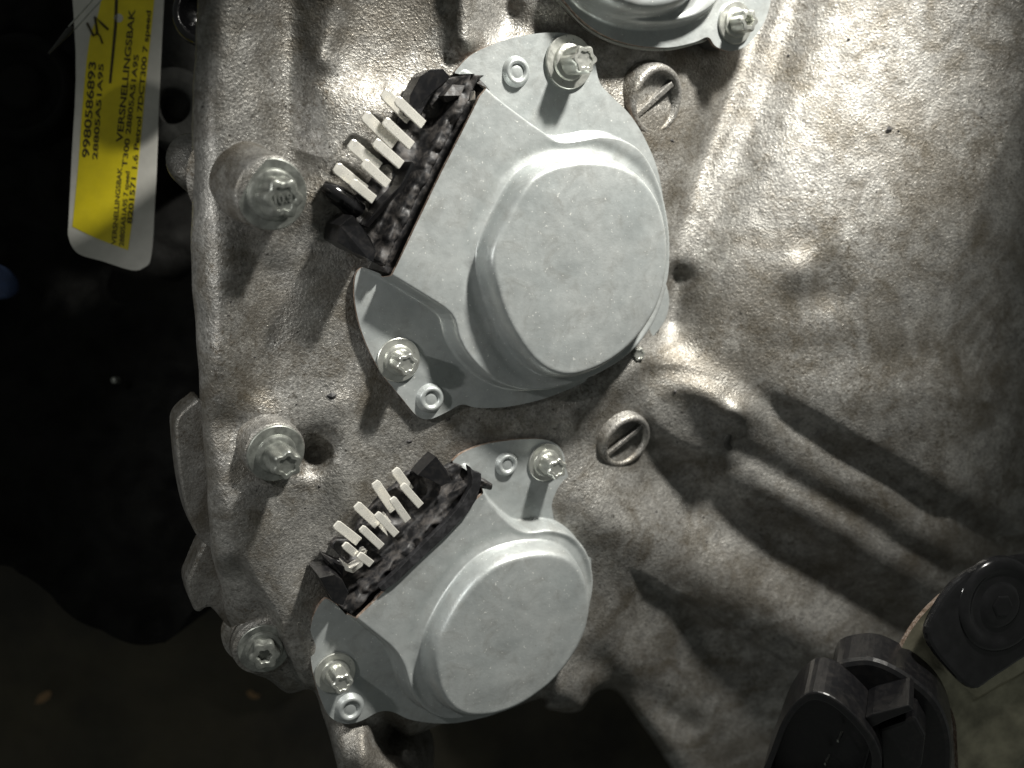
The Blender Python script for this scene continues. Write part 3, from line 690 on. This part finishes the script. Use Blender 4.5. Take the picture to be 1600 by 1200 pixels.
# ------------------------------------------------------------------ dark background: machine block, floor, leaf
def setting(o, k='structure'): o['kind'] = k; return o
zf = -1100
gx, gy = np.meshgrid(np.linspace(-2600, 2600, 90), np.linspace(-2200, 2200, 80), indexing='ij')
V = np.column_stack([gx.ravel(), gy.ravel(), zf+fnoise(gx.ravel(), gy.ravel(), 300, 8)*14]); idx = np.arange(90*80).reshape(90, 80)
F = np.stack([idx[:-1, :-1].ravel(), idx[1:, :-1].ravel(), idx[1:, 1:].ravel(), idx[:-1, 1:].ravel()], 1)
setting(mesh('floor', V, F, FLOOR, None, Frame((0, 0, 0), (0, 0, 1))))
fbk = Frame(at_z(100, 300, -420), (0, 0, 1))
blk = empty('machine_block', fbk, 'oily black machine block in deep shade behind the tag', 'machine block')
bp2 = smoothpoly([(-300,-200),(420,-200),(430,300),(400,700),(330,900),(250,1010),(140,985),(40,900),(-60,880),(-300,860)], 4, keep=(0, 1, 9))
P, F, B = grid_cells(fbk.poly(bp2, 0), 9)
hz = fnoise(P[:, 0], P[:, 1], 170, 4)*40+fnoise(P[:, 0], P[:, 1], 40, 14)*7
V = np.column_stack([P, hz]); bv = np.unique(B); pos = {v: i for i, v in enumerate(bv)}; W = V[bv].copy(); W[:, 2] -= 300
i0 = np.array([pos[v] for v in B[:, 0]]); i1 = np.array([pos[v] for v in B[:, 1]])
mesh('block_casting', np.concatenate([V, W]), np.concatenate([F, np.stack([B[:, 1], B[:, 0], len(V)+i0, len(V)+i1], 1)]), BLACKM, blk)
def blk_child(name, V, F, mat, f):
    o = mesh(name, V, F, mat, None, f); bpy.context.view_layer.update(); child_in(blk, o)
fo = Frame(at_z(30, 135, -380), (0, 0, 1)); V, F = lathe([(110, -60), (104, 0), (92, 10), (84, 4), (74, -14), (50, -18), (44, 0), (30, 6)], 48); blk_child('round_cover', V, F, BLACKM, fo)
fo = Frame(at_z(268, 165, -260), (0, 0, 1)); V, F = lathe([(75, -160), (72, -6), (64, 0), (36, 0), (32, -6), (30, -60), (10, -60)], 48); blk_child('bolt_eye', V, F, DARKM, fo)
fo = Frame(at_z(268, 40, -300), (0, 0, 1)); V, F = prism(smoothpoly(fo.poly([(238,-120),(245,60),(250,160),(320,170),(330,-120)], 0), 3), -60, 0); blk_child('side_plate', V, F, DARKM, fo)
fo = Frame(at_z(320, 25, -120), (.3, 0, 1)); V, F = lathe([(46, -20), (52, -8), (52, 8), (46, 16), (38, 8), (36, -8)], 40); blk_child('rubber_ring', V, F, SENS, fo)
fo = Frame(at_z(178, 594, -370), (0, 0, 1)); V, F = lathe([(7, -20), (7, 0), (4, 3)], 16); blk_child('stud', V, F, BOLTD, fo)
fl_ = Frame(at_z(70, 1090, zf+25), (0, .1, 1))
V, F = prism(fl_.poly([(54,1100),(60,1088),(70,1081),(80,1080),(78,1090),(66,1098)], 0), -1.5, 0); o = mesh('dry_leaf', V, F, LEAF, None, fl_, smooth=False); o['label'] = 'small dry orange leaf lying on the dark floor at the lower left'; o['category'] = 'leaf'
fl_ = Frame(at_z(395, 1087, zf+25), (0, .1, 1))
V, F = prism(fl_.poly([(385,1082),(392,1078),(398,1084),(407,1086),(402,1092),(390,1090)], 0), -1.5, 0); o = mesh('dirt_flake', V, F, LEAF, None, fl_, smooth=False); o['label'] = 'tiny pale flake on the dark floor below the lowest bolt'; o['category'] = 'flake'
fl_ = Frame(at_z(5, 440, -330), (0, 0, 1))
V, F = prism(smoothpoly(fl_.poly([(-80,400),(-10,410),(22,430),(26,455),(0,468),(-80,470)], 0), 4), -12, 0); o = mesh('blue_cloth', V, F, BLUE, None, fl_, smooth=False, bevel=5); o['label'] = 'scrap of blue cloth in the dark at the left edge'; o['category'] = 'cloth'
